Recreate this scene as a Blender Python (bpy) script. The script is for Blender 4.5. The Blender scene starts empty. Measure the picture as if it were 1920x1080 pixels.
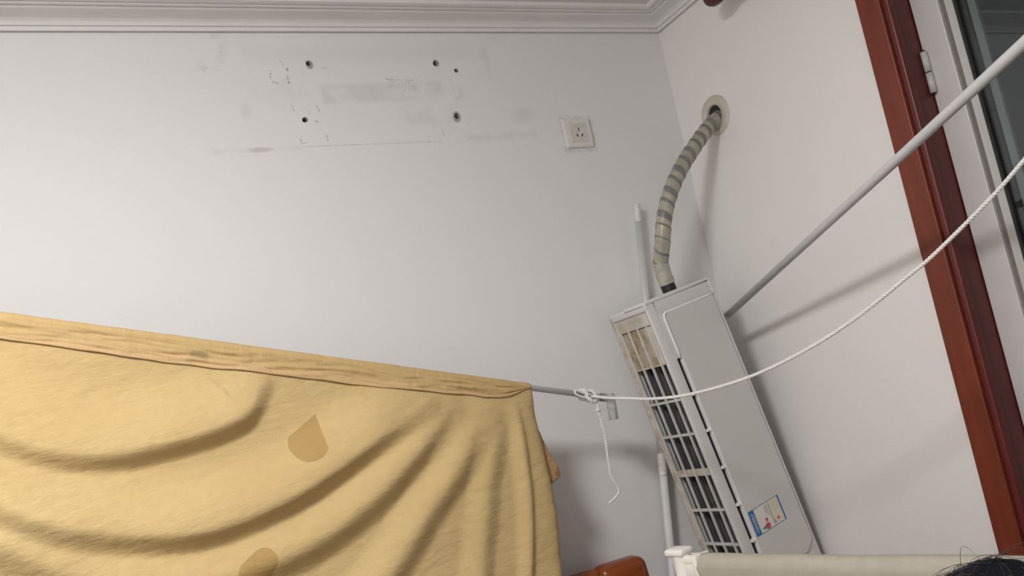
import bpy, bmesh, math, random
import numpy as np
from mathutils import Vector, Matrix, noise as mnoise
random.seed(7)
np.random.seed(7)
scene = bpy.context.scene
COL = scene.collection

# ------------------------------------------------------------------ camera
CAM = Vector((-1.546, -1.950, 1.460))
cam_d = bpy.data.cameras.new('camera'); cam = bpy.data.objects.new('camera', cam_d); COL.objects.link(cam)
cam_d.sensor_fit = 'HORIZONTAL'; cam_d.sensor_width = 36.0; cam_d.lens = 36.0 * 1600 / 1920
cam_d.clip_start = 0.02
right = Vector((0.89830089, -0.39469894, -0.19304989))
down = Vector((-0.12469141, 0.19230071, -0.97338199))
fwd = Vector((0.42131647, 0.89846157, 0.12352833))
cam.matrix_world = Matrix(((right.x, -down.x, -fwd.x, CAM.x), (right.y, -down.y, -fwd.y, CAM.y),
                           (right.z, -down.z, -fwd.z, CAM.z), (0, 0, 0, 1)))
scene.camera = cam

# ------------------------------------------------------------------ world (night outside), exposure
W = bpy.data.worlds.new('night'); scene.world = W; W.use_nodes = True
bg = W.node_tree.nodes['Background']; bg.inputs[0].default_value = (0.55, 0.62, 0.7, 1); bg.inputs[1].default_value = 0.03
scene.view_settings.view_transform = 'Standard'
scene.view_settings.look = 'None'
scene.view_settings.gamma = 1.0
scene.view_settings.use_curve_mapping = False
scene.view_settings.exposure = 0.0
LAMP_POS = (-1.82, -1.43, 2.4625)
LAMP_STRENGTH = 93.0
LAMP_COLOUR = (1.0, 0.995, 0.988, 1)

# ------------------------------------------------------------------ material helpers
def srgb(r, g, b):
    f = lambda c: (c / 255 / 12.92) if c / 255 <= 0.04045 else ((c / 255 + 0.055) / 1.055) ** 2.4
    return (f(r), f(g), f(b), 1)

class X:                                   # tiny expression wrapper round Math nodes
    def __init__(s, nt, sock): s.nt, s.s = nt, sock
    def _m(s, op, *a, clamp=False):
        n = s.nt.nodes.new('ShaderNodeMath'); n.operation = op; n.use_clamp = clamp
        for i, q in enumerate((s,) + a):
            if isinstance(q, X): s.nt.links.new(q.s, n.inputs[i])
            else: n.inputs[i].default_value = q
        return X(s.nt, n.outputs[0])
    def __add__(s, o): return s._m('ADD', o)
    def __sub__(s, o): return s._m('SUBTRACT', o)
    def __mul__(s, o): return s._m('MULTIPLY', o)
    def __truediv__(s, o): return s._m('DIVIDE', o)
    def abs(s): return s._m('ABSOLUTE')
    def max(s, o): return s._m('MAXIMUM', o)
    def min(s, o): return s._m('MINIMUM', o)
    def sqrt(s): return s._m('SQRT')
    def clamp(s): return s._m('ADD', 0.0, clamp=True)
    def sstep(s, a, b):                    # 0 below a, 1 above b
        n = s.nt.nodes.new('ShaderNodeMapRange'); n.interpolation_type = 'SMOOTHSTEP'
        s.nt.links.new(s.s, n.inputs[0]); n.inputs[1].default_value = a; n.inputs[2].default_value = b
        n.inputs[3].default_value = 0; n.inputs[4].default_value = 1
        return X(s.nt, n.outputs[0])

def new_mat(name):
    m = bpy.data.materials.new(name); m.use_nodes = True
    nt = m.node_tree
    return m, nt, nt.nodes['Principled BSDF']

def coords(nt, kind='Object'):
    tc = nt.nodes.new('ShaderNodeTexCoord'); return tc.outputs[kind]

def sep(nt, v):
    n = nt.nodes.new('ShaderNodeSeparateXYZ'); nt.links.new(v, n.inputs[0])
    return X(nt, n.outputs[0]), X(nt, n.outputs[1]), X(nt, n.outputs[2])

def noise(nt, v, scale, detail=3, rough=0.5, stretch=None):
    if stretch:
        mp = nt.nodes.new('ShaderNodeMapping'); mp.inputs['Scale'].default_value = stretch
        nt.links.new(v, mp.inputs[0]); v = mp.outputs[0]
    n = nt.nodes.new('ShaderNodeTexNoise'); n.inputs['Scale'].default_value = scale
    n.inputs['Detail'].default_value = detail; n.inputs['Roughness'].default_value = rough
    nt.links.new(v, n.inputs['Vector'])
    return X(nt, n.outputs[0])

def mixc(nt, fac, a, b):
    n = nt.nodes.new('ShaderNodeMix'); n.data_type = 'RGBA'
    nt.links.new(fac.s, n.inputs[0])
    for i, q in ((6, a), (7, b)):
        if isinstance(q, tuple): n.inputs[i].default_value = q
        else: nt.links.new(q, n.inputs[i])
    return n.outputs[2]

def bump(nt, bsdf, h, strength, dist=0.002):
    b = nt.nodes.new('ShaderNodeBump'); b.inputs['Strength'].default_value = strength; b.inputs['Distance'].default_value = dist
    nt.links.new(h.s, b.inputs['Height']); nt.links.new(b.outputs[0], bsdf.inputs['Normal'])

def simple(name, col, rough=0.5, metal=0.0, var=0.06, nscale=12, bstr=0.0, bscale=200, stretch=None, spec=0.5):
    m, nt, b = new_mat(name)
    v = coords(nt)
    n = noise(nt, v, nscale, 4, 0.6, stretch).sstep(0.25, 0.75)
    c2 = tuple(max(0, c * (1 - var * 2)) for c in col[:3]) + (1,)
    nt.links.new(mixc(nt, n, c2, col), b.inputs['Base Color'])
    b.inputs['Roughness'].default_value = rough; b.inputs['Metallic'].default_value = metal
    b.inputs['Specular IOR Level'].default_value = spec
    if bstr: bump(nt, b, noise(nt, v, bscale, 2), bstr, 0.001)
    return m

WALL = (0.80, 0.797, 0.795, 1)
def wall_base(nt, b, v, c1=(0.788, 0.784, 0.780, 1), c2=None):
    n = noise(nt, v, 1.3, 3, 0.5).sstep(0.3, 0.7)
    bump(nt, b, noise(nt, v, 120, 3, 0.6), 0.18, 0.002)
    b.inputs['Roughness'].default_value = 0.75
    b.inputs['Specular IOR Level'].default_value = 0.25
    return mixc(nt, n, c1, c2 or WALL)

def mat_wall_plain():
    m, nt, b = new_mat('brightened_warm_wall_paint'); v = coords(nt)
    c = wall_base(nt, b, v, (0.848, 0.822, 0.803, 1), (0.862, 0.838, 0.820, 1))  # warm tint, raised above the back wall's to stand in for missing light
    # a few faint specks
    sp = noise(nt, v, 9, 2, 0.5).sstep(0.70, 0.76) * 0.06
    nt.links.new(mixc(nt, sp, c, (0.4, 0.34, 0.28, 1)), b.inputs['Base Color'])
    return m

def mat_wall_marked():
    m, nt, b = new_mat('white_wall_with_marks'); v = coords(nt)
    x, y, z = sep(nt, v)
    c = wall_base(nt, b, v)
    nz = noise(nt, v, 55, 4, 0.65); nb = noise(nt, v, 14, 4, 0.6); nf = noise(nt, v, 220, 3, 0.6)
    wob = (nb - 0.5) * 0.012
    xw = x + wob; zw = z + (nz - 0.5) * 0.006
    def box(x0, x1, z0, z1, s):
        ax = (xw - (x0 + x1) / 2).abs() - (x1 - x0) / 2
        az = (zw - (z0 + z1) / 2).abs() - (z1 - z0) / 2
        d = ax.max(az)
        return X(nt, (d.sstep(-s, s)).s) * -1.0 + 1.0
    def blob(cx, cz, rx, rz, s=0.6):
        dx = (xw - cx) / rx; dz = (zw - cz) / rz
        return (dx * dx + dz * dz).sqrt().sstep(1 - s, 1 + s) * -1.0 + 1.0
    def addm(*a):
        r = a[0]
        for q in a[1:]: r = r.max(q)
        return r
    # soft greyish dust where an appliance hung
    dust = addm(box(-1.032, -0.715, 2.238, 2.285, 0.006) * nb.sstep(0.3, 0.62) * 0.20,
                box(-0.83, -0.70, 2.17, 2.285, 0.02) * nb.sstep(0.42, 0.68) * 0.13,
                box(-1.20, -0.62, 2.345, 2.385, 0.022) * 0.07,
                box(-1.21, -1.05, 2.24, 2.34, 0.03) * nb.sstep(0.4, 0.7) * 0.09,
                blob(-0.497, 2.186, 0.032, 0.022) * 0.13,
                box(-0.68, -0.47, 2.122, 2.140, 0.008) * nb.sstep(0.4, 0.6) * 0.14,
                box(-1.30, -1.10, 2.124, 2.136, 0.005) * nb.sstep(0.35, 0.6) * 0.12,
                box(-0.61, -0.57, 2.29, 2.38, 0.012) * nb.sstep(0.42, 0.6) * 0.11,
                box(-1.31, -1.24, 2.31, 2.42, 0.02) * nb.sstep(0.5, 0.6) * 0.18,
                box(-0.69, -0.66, 2.22, 2.27, 0.008) * nz.sstep(0.45, 0.6) * 0.16,
                box(-0.86, -0.78, 2.262, 2.296, 0.006) * nz.sstep(0.42, 0.58) * 0.22,
                nb.sstep(0.62, 0.75) * box(-1.35, -0.4, 2.10, 2.40, 0.05) * 0.10)
    c1 = mixc(nt, dust, c, (0.30, 0.285, 0.265, 1))
    brown = addm(blob(-1.194, 2.130, 0.026, 0.006, 0.4) * 0.32, blob(-1.215, 2.225, 0.012, 0.02) * 0.12, blob(-0.575, 2.345, 0.010, 0.03) * 0.1)
    c2 = mixc(nt, brown, c1, (0.36, 0.27, 0.21, 1))
    # pale rectangle left by the mounting plate
    pale = box(-1.10, -1.03, 2.145, 2.255, 0.004) * 0.35
    c2 = mixc(nt, pale, c2, (0.82, 0.80, 0.79, 1))
    # pencil lines and scratches
    t = 0.0012
    def line(x0, z0, x1, z1, w=t):
        L = math.hypot(x1 - x0, z1 - z0); ux, uz = (x1 - x0) / L, (z1 - z0) / L
        px = (xw - x0) * ux + (zw - z0) * uz; pd = ((xw - x0) * (-uz) + (zw - z0) * ux).abs()
        inl = ((px - L / 2).abs() - L / 2).sstep(0, 0.003) * -1.0 + 1.0
        return (pd.sstep(w * 0.5, w * 1.6) * -1.0 + 1.0) * inl
    lines = addm(line(-1.097, 2.132, -0.743, 2.126, 0.0009) * 0.45,
                 line(-1.036, 2.158, -1.034, 2.142) * 0.8, line(-1.100, 2.152, -1.097, 2.138) * 0.6, line(-1.095, 2.141, -1.085, 2.141) * 0.6,
                 line(-0.738, 2.160, -0.736, 2.140) * 0.5, line(-1.106, 2.236, -1.103, 2.222) * 0.6, line(-1.046, 2.232, -1.042, 2.218) * 0.7,
                 line(-1.143, 2.325, -1.146, 2.308) * 0.7, line(-1.143, 2.296, -1.130, 2.292) * 0.8, line(-1.104, 2.330, -1.102, 2.324, 0.002) * 0.8,
                 line(-1.104, 2.312, -1.104, 2.302) * 0.8, line(-1.104, 2.296, -1.103, 2.291, 0.002) * 0.9, line(-1.118, 2.352, -1.112, 2.335) * 0.5,
                 line(-0.86, 2.297, -0.845, 2.296) * 0.7, line(-0.80, 2.29, -0.79, 2.292) * 0.6, line(-1.055, 2.347, -1.045, 2.348) * 0.7,
                 line(-1.016, 2.33, -1.005, 2.328) * 0.4, line(-1.07, 2.222, -1.068, 2.214) * 0.5, line(-1.055, 2.195, -1.052, 2.193, 0.002) * 0.9) \
        * nf.sstep(0.32, 0.62) * 0.8
    c3 = mixc(nt, lines, c2, (0.06, 0.055, 0.05, 1))
    # broken grey plaster round each drilled hole
    rim = addm(*[blob(hx + ox, hz + oz, rx, rz, 0.25) * s for hx, hz, ox, oz, rx, rz, s in
                 ((-1.050, 2.341, 0.004, -0.003, 0.009, 0.011, 0.8), (-0.722, 2.338, 0.003, -0.002, 0.008, 0.009, 0.9), (-0.668, 2.316, 0, 0, 0.006, 0.006, 0.8),
                  (-1.082, 2.199, 0, 0, 0.007, 0.007, 0.9), (-0.690, 2.192, -0.001, -0.003, 0.011, 0.015, 0.75))])
    c4 = mixc(nt, rim, c3, (0.22, 0.21, 0.195, 1))
    # grime round the socket
    g = (box(-0.396, -0.296, 2.074, 2.176, 0.006) - box(-0.390, -0.302, 2.082, 2.170, 0.003)).max(0.0) * nz.sstep(0.35, 0.6) * 0.35
    c4 = mixc(nt, g, c4, (0.3, 0.26, 0.22, 1))
    nt.links.new(c4, b.inputs['Base Color'])
    return m

M = {}
M['wall'] = mat_wall_plain()
M['wall_marked'] = mat_wall_marked()
M['ceiling'] = simple('ceiling_paint', (0.72, 0.70, 0.68, 1), 0.85, var=0.02, nscale=2, spec=0.2)
M['cornice'] = simple('cornice_plaster', (0.80, 0.785, 0.775, 1), 0.7, var=0.02, nscale=6, spec=0.25)
M['floor'] = simple('floor_wood', srgb(128, 118, 108), 0.4, var=0.15, nscale=4, stretch=(1, 8, 1))
M['redwood'] = simple('red_brown_door_wood', srgb(128, 59, 41), 0.38, var=0.14, nscale=9, stretch=(6, 6, 0.5), spec=0.45)
M['redwood_shaded'] = simple('shaded_red_jamb_wood', srgb(104, 42, 38), 0.38, var=0.12, nscale=9, stretch=(6, 6, 0.5), spec=0.45)  # casing wood darkened: the dimmer light on the reveal put into its colour
M['maroon'] = simple('maroon_wood', srgb(84, 34, 36), 0.4, var=0.15, nscale=20, stretch=(8, 1, 8))
M['orangewood'] = simple('orange_brown_wood', srgb(138, 66, 20), 0.30, var=0.16, nscale=12, stretch=(1, 6, 6))
M['upvc'] = simple('white_door_plastic', (0.64, 0.615, 0.615, 1), 0.35, var=0.02)
M['bead'] = simple('grey_glazing_bead', (0.50, 0.49, 0.46, 1), 0.4, var=0.04, nscale=30, stretch=(1, 1, 0.1))
M['bead_dark'] = simple('grey_glazing_groove', (0.20, 0.19, 0.18, 1), 0.5, var=0.04, nscale=30, stretch=(1, 1, 0.1))
M['gasket'] = simple('black_gasket', (0.016, 0.02, 0.02, 1), 0.6)
M['spacer'] = simple('grey_green_spacer', (0.27, 0.31, 0.31, 1), 0.5, metal=0.0, var=0.05)
M['ac_white'] = simple('white_appliance_plastic', (0.67, 0.66, 0.645, 1), 0.42, var=0.02, nscale=4)
M['ac_panel'] = simple('white_front_panel_plastic', (0.63, 0.62, 0.605, 1), 0.38, var=0.015, nscale=4)
M['ac_bead'] = simple('edge_highlight_plastic', (0.86, 0.85, 0.84, 1), 0.35, var=0.02)  # paler than the casing, painting in the highlight along the panel edges
M['black'] = simple('black_rubber', (0.012, 0.012, 0.014, 1), 0.5)
M['slot_dark'] = simple('dark_interior', (0.02, 0.021, 0.024, 1), 0.7)
M['socket'] = simple('socket_plastic', (0.74, 0.73, 0.71, 1), 0.4, var=0.02)
M['socket_in'] = simple('yellowed_socket_insert', (0.68, 0.655, 0.61, 1), 0.4, var=0.05, nscale=60)
M['slotm'] = simple('socket_slot', (0.05, 0.045, 0.04, 1), 0.6)
M['rod_grey'] = simple('grey_coated_rod', (0.55, 0.55, 0.56, 1), 0.32, var=0.02, nscale=30)
M['pole'] = simple('pale_coated_pole', (0.70, 0.70, 0.71, 1), 0.35, var=0.03, nscale=20)
M['pole_metal'] = simple('bare_metal_tube', (0.72, 0.73, 0.74, 1), 0.30, metal=0.35, var=0.03, nscale=20)
M['rod_pale'] = simple('pale_grey_rod', (0.80, 0.80, 0.80, 1), 0.35, var=0.02, nscale=30)
M['rope'] = simple('white_nylon_rope', (0.80, 0.79, 0.77, 1), 0.55, var=0.06, nscale=300)
M['cream_plastic'] = simple('cream_white_plastic', (0.76, 0.72, 0.68, 1), 0.42, var=0.02, nscale=20)
M['brass'] = simple('brass_screw', (0.45, 0.33, 0.16, 1), 0.35, metal=0.9)
M['hair'] = simple('black_hair', (0.004, 0.004, 0.007, 1), 0.6, var=0.2, nscale=60, spec=0.12)
M['hair_strand'] = simple('stray_hair', (0.05, 0.045, 0.045, 1), 0.6, spec=0.2)
M['skin'] = simple('skin', (0.55, 0.36, 0.27, 1), 0.5, var=0.03)
M['shirt'] = simple('grey_shirt', (0.35, 0.36, 0.38, 1), 0.9, bstr=0.2)
M['trousers'] = simple('navy_trousers', (0.05, 0.06, 0.1, 1), 0.9, bstr=0.2)
M['lip'] = simple('lips', (0.4, 0.18, 0.16, 1), 0.5)
M['hinge'] = simple('white_hinge_metal', (0.62, 0.61, 0.59, 1), 0.35, var=0.05)
M['flange'] = simple('yellowed_flange_plastic', (0.66, 0.62, 0.54, 1), 0.45, var=0.10, nscale=30)
M['tape_grey'] = simple('grey_wrap_tape', (0.21, 0.215, 0.205, 1), 0.38, var=0.14, nscale=30)
M['tape_beige'] = simple('beige_wrap_tape', (0.44, 0.415, 0.33, 1), 0.36, var=0.15, nscale=35)
M['tape_clear'] = simple('pale_shiny_tape', (0.46, 0.44, 0.37, 1), 0.18, var=0.12, nscale=40)
M['guard_fabric'] = simple('beige_guard_fabric', (0.385, 0.355, 0.295, 1), 0.85, var=0.05, nscale=40, bstr=0.35, bscale=900, spec=0.2)
M['lamp_base'] = simple('lamp_base', (0.8, 0.8, 0.8, 1), 0.5)

def mat_glass():
    m, nt, b = new_mat('door_glass')
    b.inputs['Base Color'].default_value = (0.85, 0.9, 0.9, 1); b.inputs['Transmission Weight'].default_value = 1.0
    b.inputs['Roughness'].default_value = 0.0; b.inputs['IOR'].default_value = 1.5
    return m
M['glass'] = mat_glass()
def mat_clear():
    m, nt, b = new_mat('clear_frosted_plastic')
    v = coords(nt); r = noise(nt, v, 80, 2) * 0.2 + 0.08
    nt.links.new(r.s, b.inputs['Roughness'])
    b.inputs['Base Color'].default_value = (0.90, 0.90, 0.89, 1); b.inputs['Transmission Weight'].default_value = 0.85; b.inputs['IOR'].default_value = 1.18
    return m
M['clear'] = mat_clear()

def mat_emit():
    m, nt, b = new_mat('lamp_diffuser')
    e = nt.nodes.new('ShaderNodeEmission'); e.inputs[0].default_value = LAMP_COLOUR; e.inputs[1].default_value = LAMP_STRENGTH
    nt.links.new(e.outputs[0], nt.nodes['Material Output'].inputs[0])
    return m
M['diffuser'] = mat_emit()

def mat_stained():
    # dust-stained intake plastic: ochre patches, brownest at the back, cleaner at the front edge
    m, nt, b = new_mat('dust_stained_plastic'); v = coords(nt)
    x, y, z = sep(nt, v)
    n1 = noise(nt, v, 28, 4, 0.65); n2 = noise(nt, v, 9, 3, 0.6)
    yy = (y * -1.0 + (n2 - 0.5) * 0.07).sstep(0.105, 0.150)            # 0 at the back, 1 near the front
    zz = (z + (n1 - 0.5) * 0.04).sstep(0.755, 0.775)                  # clean rim at the top end
    streak = n1.sstep(0.42, 0.62)
    dirt = ((yy * -1.0 + 1.0) * (streak * 0.45 + 0.7) * (zz * -0.8 + 1.0)).clamp()
    low = z.sstep(0.728, 0.735) * -0.40 + 1.0
    dirt = (dirt * low).clamp()
    nt.links.new(mixc(nt, dirt, (0.70, 0.67, 0.63, 1), (0.30, 0.235, 0.125, 1)), b.inputs['Base Color'])
    b.inputs['Roughness'].default_value = 0.6
    return m
M['stained'] = mat_stained()
def mat_yellowed():
    m, nt, b = new_mat('yellowed_grille_plastic'); v = coords(nt)
    n1 = noise(nt, v, 35, 4, 0.65).sstep(0.35, 0.65)
    nt.links.new(mixc(nt, n1, (0.60, 0.55, 0.48, 1), (0.44, 0.37, 0.28, 1)), b.inputs['Base Color']); b.inputs['Roughness'].default_value = 0.55
    return m
M['yellowed'] = mat_yellowed()
M['grille'] = simple('grille_plastic', (0.64, 0.62, 0.58, 1), 0.45, var=0.08, nscale=25)
M['fins'] = simple('dusty_heat_exchanger', (0.10, 0.10, 0.105, 1), 0.7, var=0.2, nscale=40, stretch=(1, 12, 1))

def mat_cloth():
    m, nt, b = new_mat('yellow_cotton_cloth')
    uv = coords(nt, 'UV'); u, w, _ = sep(nt, uv)
    fine = noise(nt, uv, 900, 2, 0.5); mid = noise(nt, uv, 60, 5, 0.65); cr = noise(nt, uv, 26, 5, 0.6, (1, 2.6, 1)); big = noise(nt, uv, 4, 3)
    wob = (noise(nt, uv, 50, 3) - 0.5) * 0.005
    def disc(a, z, r):
        da = u - a; dz = w - z
        return ((da * da + dz * dz).sqrt() + wob).sstep(r - 0.0015, r + 0.0015) * -1.0 + 1.0
    def cone(a0, z0, r0, a1, z1, r1):
        da, dz = a1 - a0, z1 - z0; L2 = da * da + dz * dz
        t = (((u - a0) * da + (w - z0) * dz) / L2).clamp()
        ex = u - a0 - t * da; ez_ = w - z0 - t * dz
        d = (ex * ex + ez_ * ez_).sqrt() - (t * (r1 - r0) + r0) + wob
        return d.sstep(-0.0012, 0.0012) * -1.0 + 1.0
    wet = cone(.703, 1.449, .036, .677, 1.497, .002).max(cone(.839, 1.246, .030, .822, 1.263, .024))
    base = mixc(nt, big.sstep(0.3, 0.7), srgb(198, 171, 121), srgb(203, 177, 127))
    base = mixc(nt, mid.sstep(0.35, 0.7) * 0.25, base, srgb(186, 158, 107))
    base = mixc(nt, wet * 0.85, base, srgb(170, 140, 86))
    nt.links.new(base, b.inputs['Base Color'])
    b.inputs['Roughness'].default_value = 0.9; b.inputs['Specular IOR Level'].default_value = 0.15
    b.inputs['Sheen Weight'].default_value = 0.1
    h = cr * 1.0 + mid * 0.35 + fine * 0.12
    bump(nt, b, h, 0.5, 0.006)
    return m
M['cloth'] = mat_cloth()
def mat_flap():
    m, nt, b = new_mat('cloth_reverse_side')
    uv = coords(nt, 'UV')
    mid = noise(nt, uv, 60, 4, 0.65); cr = noise(nt, uv, 30, 5, 0.65, (1, 2.2, 1)); ver = noise(nt, uv, 110, 3, 0.5, (2.0, 0.6, 1))
    u, w, _ = sep(nt, uv)
    du = u - 0.868; dw = (w - 0.022)
    spot = ((du * du / 0.0004 + dw * dw / 0.00008).sqrt() + (mid - 0.5) * 1.2).sstep(0.5, 1.1) * -1.0 + 1.0
    base = mixc(nt, w.sstep(0.026, 0.031), mixc(nt, mid.sstep(0.3, 0.7), srgb(188, 160, 111), srgb(196, 167, 119)), srgb(199, 167, 123))
    base = mixc(nt, spot * 0.6, base, srgb(128, 114, 88))
    nt.links.new(base, b.inputs['Base Color']); b.inputs['Roughness'].default_value = 0.92; b.inputs['Specular IOR Level'].default_value = 0.12
    bump(nt, b, cr * 1.0 + ver * 0.5 + mid * 0.4, 0.45, 0.005)
    return m
M['flap'] = mat_flap()
def mat_floral():
    m, nt, b = new_mat('orange_floral_cloth')
    uv = coords(nt, 'UV')
    vo = nt.nodes.new('ShaderNodeTexVoronoi'); vo.inputs['Scale'].default_value = 55; nt.links.new(uv, vo.inputs['Vector'])
    d = X(nt, vo.outputs['Distance']); n = noise(nt, uv, 90, 3)
    base = mixc(nt, d.sstep(0.25, 0.5), srgb(150, 104, 72), srgb(182, 142, 100))
    base = mixc(nt, n.sstep(0.58, 0.66) * 0.6, base, srgb(104, 84, 50))
    nt.links.new(base, b.inputs['Base Color']); b.inputs['Roughness'].default_value = 0.9
    return m
M['floral'] = mat_floral()

# ------------------------------------------------------------------ mesh helpers
def link(name, me, mat, parent=None, smooth=False):
    o = bpy.data.objects.new(name, me); COL.objects.link(o)
    if mat is not None:
        for k in (mat if isinstance(mat, (list, tuple)) else [mat]): me.materials.append(k)
    if smooth:
        me.polygons.foreach_set('use_smooth', [True] * len(me.polygons))
    if parent is not None: o.parent = parent
    return o

def obj(name, bm, mat, parent=None, smooth=False):
    me = bpy.data.meshes.new(name)
    bmesh.ops.recalc_face_normals(bm, faces=bm.faces[:])
    bm.to_mesh(me); bm.free()
    return link(name, me, mat, parent, smooth)

def pyd(name, V, F, mat, parent=None, smooth=True):
    me = bpy.data.meshes.new(name); me.from_pydata([tuple(v) for v in V], [], F); me.update()
    return link(name, me, mat, parent, smooth)

def tag(o, label, cat=None, group=None, kind=None):
    if label: o['label'] = label
    if cat: o['category'] = cat
    if group: o['group'] = group
    if kind: o['kind'] = kind
    return o

def empty(name, loc, label, cat, group=None):
    o = bpy.data.objects.new(name, None); COL.objects.link(o); o.location = loc; o.empty_display_size = 0.05
    return tag(o, label, cat, group)

def rbox(bm, x0, x1, y0, y1, z0, z1, r=0.0, seg=2):
    t = bmesh.new()
    bmesh.ops.create_cube(t, size=1.0)
    for v in t.verts:
        v.co = Vector(((x0 + x1) / 2 + v.co.x * (x1 - x0), (y0 + y1) / 2 + v.co.y * (y1 - y0), (z0 + z1) / 2 + v.co.z * (z1 - z0)))
    if r > 0:
        bmesh.ops.bevel(t, geom=t.edges[:], offset=r, segments=seg, affect='EDGES', profile=0.5)
    me = bpy.data.meshes.new('t'); t.to_mesh(me); t.free(); bm.from_mesh(me); bpy.data.meshes.remove(me)
    return bm

def B(*a, r=0.0, seg=2):
    return rbox(bmesh.new(), *a, r=r, seg=seg)

def frames(P):
    P = [Vector(p) for p in P]; n = len(P); T = []
    for i in range(n):
        T.append((P[min(i + 1, n - 1)] - P[max(i - 1, 0)]).normalized())
    up = Vector((0, 0, 1)) if abs(T[0].z) < 0.9 else Vector((1, 0, 0))
    N = [(up - T[0] * up.dot(T[0])).normalized()]
    for i in range(1, n):
        q = N[-1] - T[i] * N[-1].dot(T[i]); N.append(q.normalized())
    return P, T, N, [T[i].cross(N[i]) for i in range(n)]

def tube_data(P, R, seg=12, caps=True, phase=0.0):
    P, T, N, Bn = frames(P); V = []; F = []; n = len(P)
    for i in range(n):
        r = R[i] if hasattr(R, '__len__') else R
        for k in range(seg):
            a = 2 * math.pi * k / seg + phase
            V.append(P[i] + N[i] * (r * math.cos(a)) + Bn[i] * (r * math.sin(a)))
    for i in range(n - 1):
        for k in range(seg):
            F.append((i * seg + k, i * seg + (k + 1) % seg, (i + 1) * seg + (k + 1) % seg, (i + 1) * seg + k))
    if caps:
        F.append(tuple(range(seg))[::-1]); F.append(tuple((n - 1) * seg + k for k in range(seg)))
    return V, F

def catmull(P, sub=8):
    P = [Vector(p) for p in P]; Q = [P[0] * 2 - P[1]] + P + [P[-1] * 2 - P[-2]]; out = []
    for i in range(1, len(Q) - 2):
        for s in range(sub):
            t = s / sub; a, b, c, d = Q[i - 1], Q[i], Q[i + 1], Q[i + 2]
            out.append(0.5 * ((2 * b) + (c - a) * t + (2 * a - 5 * b + 4 * c - d) * t * t + (-a + 3 * b - 3 * c + d) * t ** 3))
    out.append(P[-1]); return out

def resample(P, step):
    P = [Vector(p) for p in P]; out = [P[0]]; acc = 0.0
    for a, b in zip(P, P[1:]):
        L = (b - a).length; t = step - acc
        while t <= L:
            out.append(a + (b - a) * (t / L)); t += step
        acc = (acc + L) % step
    if (out[-1] - P[-1]).length > step * 0.3: out.append(P[-1])
    return out

def merge(*vf):
    V = []; F = []
    for v, f in vf:
        k = len(V); V += list(v); F += [tuple(i + k for i in q) for q in f]
    return V, F

def lathe(profile, axis_o, axis_d, seg=32, start=None):
    axis_d = Vector(axis_d).normalized(); axis_o = Vector(axis_o)
    e = Vector((0, 0, 1)) if abs(axis_d.z) < 0.9 else Vector((1, 0, 0))
    a = (e - axis_d * e.dot(axis_d)).normalized(); b = axis_d.cross(a)
    V = []; F = []; n = len(profile)
    for r, h in profile:
        for k in range(seg):
            t = 2 * math.pi * k / seg
            V.append(axis_o + axis_d * h + a * (r * math.cos(t)) + b * (r * math.sin(t)))
    for i in range(n - 1):
        for k in range(seg):
            F.append((i * seg + k, i * seg + (k + 1) % seg, (i + 1) * seg + (k + 1) % seg, (i + 1) * seg + k))
    return V, F

def rope_data(path, r, pitch=0.018, strands=3, seg=6, per=10):
    pts = resample(path, pitch / per); P, T, N, Bn = frames(pts); out = []
    for s in range(strands):
        Q = []
        for i, p in enumerate(P):
            a = 2 * math.pi * (i / per + s / strands)
            Q.append(p + (N[i] * math.cos(a) + Bn[i] * math.sin(a)) * (r * 0.56))
        out.append(tube_data(Q, r * 0.52, seg))
    return merge(*out)

# ================================================================== ROOM SHELL
RX, RY, CZ = -2.75, -3.15, 2.4625
def structure(o): o['kind'] = 'structure'; return o
# back wall, with five drilled holes cut through its plaster
HOLES = [(-1.050, 2.341, .0070), (-0.722, 2.338, .0072), (-0.668, 2.316, .0055), (-1.082, 2.199, .0070), (-0.690, 2.192, .0075)]
wb = structure(obj('wall_back', B(RX - .12, 0.16, 0, 0.16, -0.02, CZ + .12), M['wall_marked']))
cut = bmesh.new()
for hx, hz, hr in HOLES:
    k = 10; ring0 = []; ring1 = []
    for i in range(k):
        a = 2 * math.pi * i / k; rr = hr * random.uniform(0.8, 1.25)
        ring0.append(cut.verts.new((hx + rr * math.cos(a), -0.02, hz + rr * 1.1 * math.sin(a))))
        ring1.append(cut.verts.new((hx + .7 * rr * math.cos(a), 0.045, hz + .7 * rr * math.sin(a))))
    cut.faces.new(ring0); cut.faces.new(ring1[::-1])
    for i in range(k): cut.faces.new((ring0[i], ring1[i], ring1[(i + 1) % k], ring0[(i + 1) % k]))
co = obj('cutter', cut, None)
bo = wb.modifiers.new('b', 'BOOLEAN'); bo.operation = 'DIFFERENCE'; bo.solver = 'EXACT'; bo.object = co
dg = bpy.context.evaluated_depsgraph_get(); me2 = bpy.data.meshes.new_from_object(wb.evaluated_get(dg))
wb.modifiers.clear(); old = wb.data; wb.data = me2
bpy.data.meshes.remove(old); bpy.data.objects.remove(co)
if not wb.data.materials: wb.data.materials.append(M['wall_marked'])

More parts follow.
